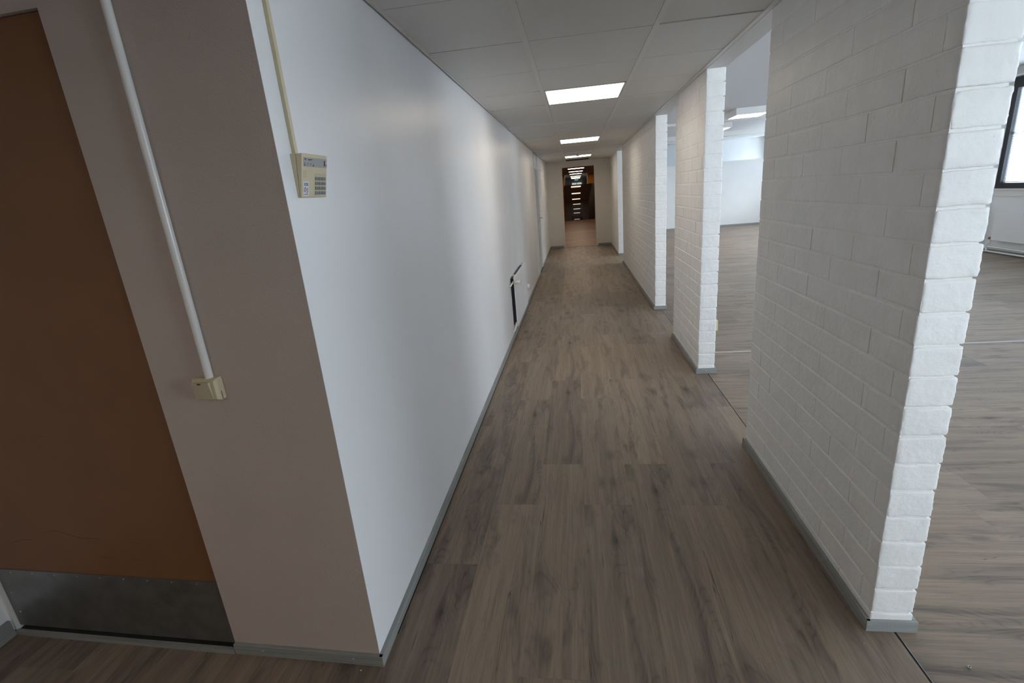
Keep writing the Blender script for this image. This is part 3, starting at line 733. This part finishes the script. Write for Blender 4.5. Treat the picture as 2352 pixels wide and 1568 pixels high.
# ------------------------------------------------------------------ side room
struct(MB().box(XR + TH - 0.01, XW + 0.3, YB, YF + 0.1, HR, HR + 0.1).build('ceiling', M['roomceil']), 'grey ceiling of the open side room')
struct(MB().box(XR + TH - 0.01, XR + TH, YE, YF, 0, HR).build('wall_right', M['white']), 'white plaster wall of the side room beyond the brick piers')
struct(MB().box(XR + TH, XW + 0.3, YF, YF + 0.1, 0, HR).build('wall_far', M['white']), 'white far wall of the side room')
struct(MB().box(-2.56, XR + TH, YB - 0.1, YB, 0, HR).build('wall_back', M['white']))
BX0, BX1, BZ0 = 1.5, 6.75, 0.5
struct(MB().box(XR + TH, BX0, YR - 0.2, YR, 0, HR).box(BX1, XW, YR - 0.2, YR, 0, HR).box(BX0, BX1, YR - 0.2, YR, 0, BZ0).box(BX0, BX1, YR - 0.2, YR, 2.72, HR).build('wall_back', M['white']))
w = struct(empty('window', (BX0, YR, BZ0))); w.name = 'window_8'  # unseen window added to throw daylight on the pier end faces
fr = MB().box(0, BX1 - BX0, -0.09, 0, 0, 0.08).box(0, BX1 - BX0, -0.09, 0, 2.14, 2.22)
for i in range(6): fr.box(i * 1.036, i * 1.036 + 0.07, -0.09, 0, 0.08, 2.14)
fr.build('window_frame', M['black'], w); MB().box(0.05, BX1 - BX0 - 0.05, -0.05, -0.045, 0.08, 2.14).build('pane', M['glass'], w)
lt = D.lights.new('daylight_portal', 'AREA'); lt.shape = 'RECTANGLE'; lt.size = BX1 - BX0; lt.size_y = 2.2; lt.cycles.is_portal = True
lo = D.objects.new('daylight_portal', lt); COL.objects.link(lo); lo.location = ((BX0 + BX1) / 2, YR - 0.15, 1.6); lo.rotation_euler = (math.pi / 2, 0, 0)
# window wall with bays
BAYS = [(-3.0, -0.6), (-0.1, 2.9), (3.1, 5.4), (6.5, 9.5), (10.1, 13.1), (14.0, 16.6), (17.8, 19.6)]  # only the blinded bay is in view; unseen others placed to suit the daylight
WZ0, WZ1 = 1.045, 2.72
BLINDS = (3,)
ww = MB().box(XW, XW + 0.25, YB, YF, 0, WZ0).box(XW, XW + 0.25, YB, YF, WZ1, HR)
prev = YB
for a, b_ in BAYS: ww.box(XW, XW + 0.25, prev, a, WZ0, WZ1); prev = b_
ww.box(XW, XW + 0.25, prev, YF, WZ0, WZ1)
struct(ww.build('wall_window', M['white']))
struct(MB().box(XW - 0.10, XW, 9.52, 10.05, 0, HR).build('trim', M['white']), 'white pilaster between the windows of the side room')
for n, (a, b_) in enumerate(BAYS):
    w = struct(empty('window', (XW, a, WZ0)), 'black-framed window of the side room'); w.name = 'window_%d' % (n + 1)
    L = b_ - a; H = WZ1 - WZ0
    MB().box(0.0, 0.08, 0, L, 0, 0.085).box(0.0, 0.08, 0, L, H - 0.16, H).box(0.0, 0.08, L - 0.09, L, 0.085, H - 0.16).box(0.0, 0.08, 0, 0.09, 0.085, H - 0.16).build('window_frame', M['black'], w)
    step = 0.56; y = L - 0.09 - 0.46
    muls = []
    while y > 0.3:
        muls.append(y); MB().box(0.0, 0.08, y - 0.07, y, 0.085, H - 0.16).build('mullion', M['black'], w)
        y -= 0.07 + (0.46 if len(muls) % 2 == 0 else 1.05)
    MB().box(0.035, 0.041, 0.09, L - 0.09, 0.085, H - 0.16).build('pane', M['glass'], w)
    MB().box(-0.035, -0.001, 0, L, -0.02, 0.0).build('window_sill', M['trim'], w)
    MB().box(-0.012, -0.001, 0, L, -0.118, -0.021).build('sill_apron', M['trim'], w)
    MB().box(-0.05, -0.002, 0, L, H + 0.004, H + 0.035).build('blind_rail', M['strip'], w)
    spans = []; yy = L - 0.09
    for i, q in enumerate(muls): spans.append((q, yy)); yy = q - 0.07
    if yy > 0.2: spans.append((0.09, yy))
    if n in BLINDS:
        sl = MB(); z = 0.10
        while z < H - 0.17:
            z += 0.016
            for q0, q1 in spans: sl.hexa([(0.046, q0 + 0.002, z + 0.009), (0.062, q0 + 0.002, z), (0.062, q1 - 0.002, z), (0.046, q1 - 0.002, z + 0.009)], [(0.046, q0 + 0.002, z + 0.0096), (0.062, q0 + 0.002, z + 0.0006), (0.062, q1 - 0.002, z + 0.0006), (0.046, q1 - 0.002, z + 0.0096)])
        o = sl.build('blind_slats', M['blind'], w); o['kind'] = 'stuff'
        for q0, q1 in spans:
            MB().box(0.044, 0.064, q0 + 0.002, q1 - 0.002, 0.090, 0.104).build('blind_bottom_rail', M['blind'], w)
            MB().box(0.066, 0.075, q0, q1, 0.83, 0.85).build('glazing_bar', M['blind'], w)
    lt = D.lights.new('daylight_portal', 'AREA'); lt.shape = 'RECTANGLE'; lt.size = L - 0.02; lt.size_y = H - 0.02; lt.cycles.is_portal = True
    lo = D.objects.new('daylight_portal', lt); COL.objects.link(lo); lo.location = (XW + 0.20, (a + b_) / 2, (WZ0 + WZ1) / 2); lo.rotation_euler = (math.pi / 2, 0, math.pi / 2)
# radiator under the window and its pipes
rr = empty('radiator', (XW - 0.10, 9.245, 0.225)); tag(rr, 'white panel radiator under the black-framed window of the side room', 'radiator')
o = MB().box(0.0, 0.022, -2.2, 0, 0, 0.44).build('front_panel', M['radiator'], rr); bevel(o, 0.004)
MB().box(0.024, 0.095, -2.18, -0.03, 0.02, 0.42).build('convector', M['greyband'], rr)
MB().tube([(0.02, 0.012, 0.028), (0.02, 0.055, 0.028)], 0.022, 12).build('valve', M['brown'], rr)
MB().tube([(0.03, 0.035, 0.0), (0.03, 0.04, -0.05), (0.03, 0.10, -0.09), (0.034, 0.12, -0.13), (0.036, 0.09, -0.18)], 0.012, 10).build('supply_pipe', M['pipe'], rr)
for z, nm in ((0.105, 'upper'), (0.030, 'lower')):
    o = MB().tube([(XW - 0.06, 9.515, z), (XW - 0.06, 3.0, z)], 0.013, 12).build('heating_pipe', M['pipe'])
    tag(o, '%s white heating pipe along the window wall below the radiator' % nm, 'pipe')
struct(MB().box(XW - 0.012, XW, YB, 9.5, 0, 0.06).build('baseboard_window', M['skirt']))
# half-height partition and things at the far end of the room
pt = MB().box(1.14, 6.55, 17.65, 17.75, 0.0, 2.06).build('wall_partition', M['white']); struct(pt, 'white half-height partition at the far end of the side room')
MB().box(1.14, 6.55, 17.645, 17.755, 2.06, 2.072).build('capping', M['trim'], pt)
struct(MB().box(1.14, 6.55, 17.637, 17.649, 0, 0.055).build('baseboard_far', M['skirt']))
struct(MB().box(XR + TH, XW, 12.75, 12.87, HR - 0.05, HR).build('trim', M['trim']), 'shallow white ceiling trunking across the side room')
struct(MB().box(XR + TH, XW, 16.3, 16.55, HR - 0.12, HR).box(XR + TH, XW, 16.5, 16.56, HR - 0.135, HR - 0.121).build('trim', M['trim']), 'deeper white ceiling beam across the far end of the side room')
struct(MB().box(XR + TH, XW, 18.3, 18.5, HR - 0.07, HR).build('trim', M['trim']), 'last white ceiling trunking before the far wall')
pr2 = None
for i, (x, y, lab) in enumerate([(3.56, 11.40, 'boxy square ceiling lamp in the side room seen between the first two brick piers'), (3.56, 13.92, 'smaller looking ceiling lamp farther back in the side room')]):
    t = empty('room_lamp', (x, y, 2.745)); tag(t, lab, 'ceiling lamp', 'surface ceiling lamps in the side room')
    if pr2 is None:
        bx = MB().box(-0.33, 0.33, -0.34, -0.31, 0, 0.125).box(-0.33, 0.33, 0.31, 0.34, 0, 0.125).box(-0.33, -0.30, -0.31, 0.31, 0, 0.125).box(0.30, 0.33, -0.31, 0.31, 0, 0.125).box(-0.30, 0.30, -0.31, 0.31, 0.02, 0.125)
        bx.build('lamp_housing', M['pipe'], t); MB().box(-0.30, 0.30, -0.31, 0.31, 0.004, 0.018).build('diffuser', M['lamproom'], t); pr2 = t
    else:
        for ch in pr2.children: c_ = ch.copy(); COL.objects.link(c_); c_.parent = t
# ------------------------------------------------------------------ outside
bldg = empty('building', (13.5, 12, -3)); tag(bldg, 'pale office building outside the side room window', 'building')
MB().box(0, 6, -9, 9, 0, 6.2).build('facade', M['bluewall'], bldg)
for i in range(9):
    for j in range(2): MB().box(-0.05, 0.02, -8.4 + i * 1.9, -7.2 + i * 1.9, 1.4 + j * 2.6, 2.7 + j * 2.6).build('window_pane', M['blueglass'], bldg)
# ------------------------------------------------------------------ crumbs on the floor
import bmesh
def ring_nut(x, y):
    n = 6; b = MB(); o_, i_ = 0.0060, 0.0032; vs = []
    for z in (0, 0.0048):
        for r in (o_, i_): vs += [(r * math.cos(math.pi / 3 * k), r * math.sin(math.pi / 3 * k), z) for k in range(n)]
    fs = []
    for k in range(n):
        j = (k + 1) % n
        fs += [(k, j, 12 + j, 12 + k), (6 + j, 6 + k, 18 + k, 18 + j), (12 + k, 12 + j, 18 + j, 18 + k), (j, k, 6 + k, 6 + j)]
    b.add(vs, fs); return b.build('hex_nut', M['metal'], None, (x, y, 0.0002), 0.4)
tag(ring_nut(1.212, 1.385), 'small steel nut lying on the side room floor near the nearest brick pier', 'nut')
def chip(x, y, s, m, lab):
    vs = [(random.uniform(0.7, 1) * s * math.cos(a), random.uniform(0.35, 0.6) * s * math.sin(a), 0) for a in [k * math.pi / 3 for k in range(6)]]
    vs2 = [(x_ * 0.7, y_ * 0.7, s * 0.3) for x_, y_, _ in vs]
    b = MB(); b.add(vs + vs2, [(5, 4, 3, 2, 1, 0), (6, 7, 8, 9, 10, 11)] + [(k, (k + 1) % 6, 6 + (k + 1) % 6, 6 + k) for k in range(6)])
    o = b.build('debris_chip', M[m], None, (x, y, 0.0002), random.uniform(0, 3)); tag(o, lab, 'debris', 'crumbs on the floor')
chip(1.23, 1.68, 0.0045, 'brass', 'tiny copper coloured chip on the side room floor')
chip(0.935, 1.46, 0.005, 'metal', 'tiny pale chip on the corridor floor at the nearest brick pier')
chip(0.905, 1.475, 0.003, 'ink', 'tiny dark crumb on the corridor floor at the nearest brick pier')
chip(-0.84, 1.262, 0.004, 'sticker', 'tiny pale paint flake on the floor under the beige wall')
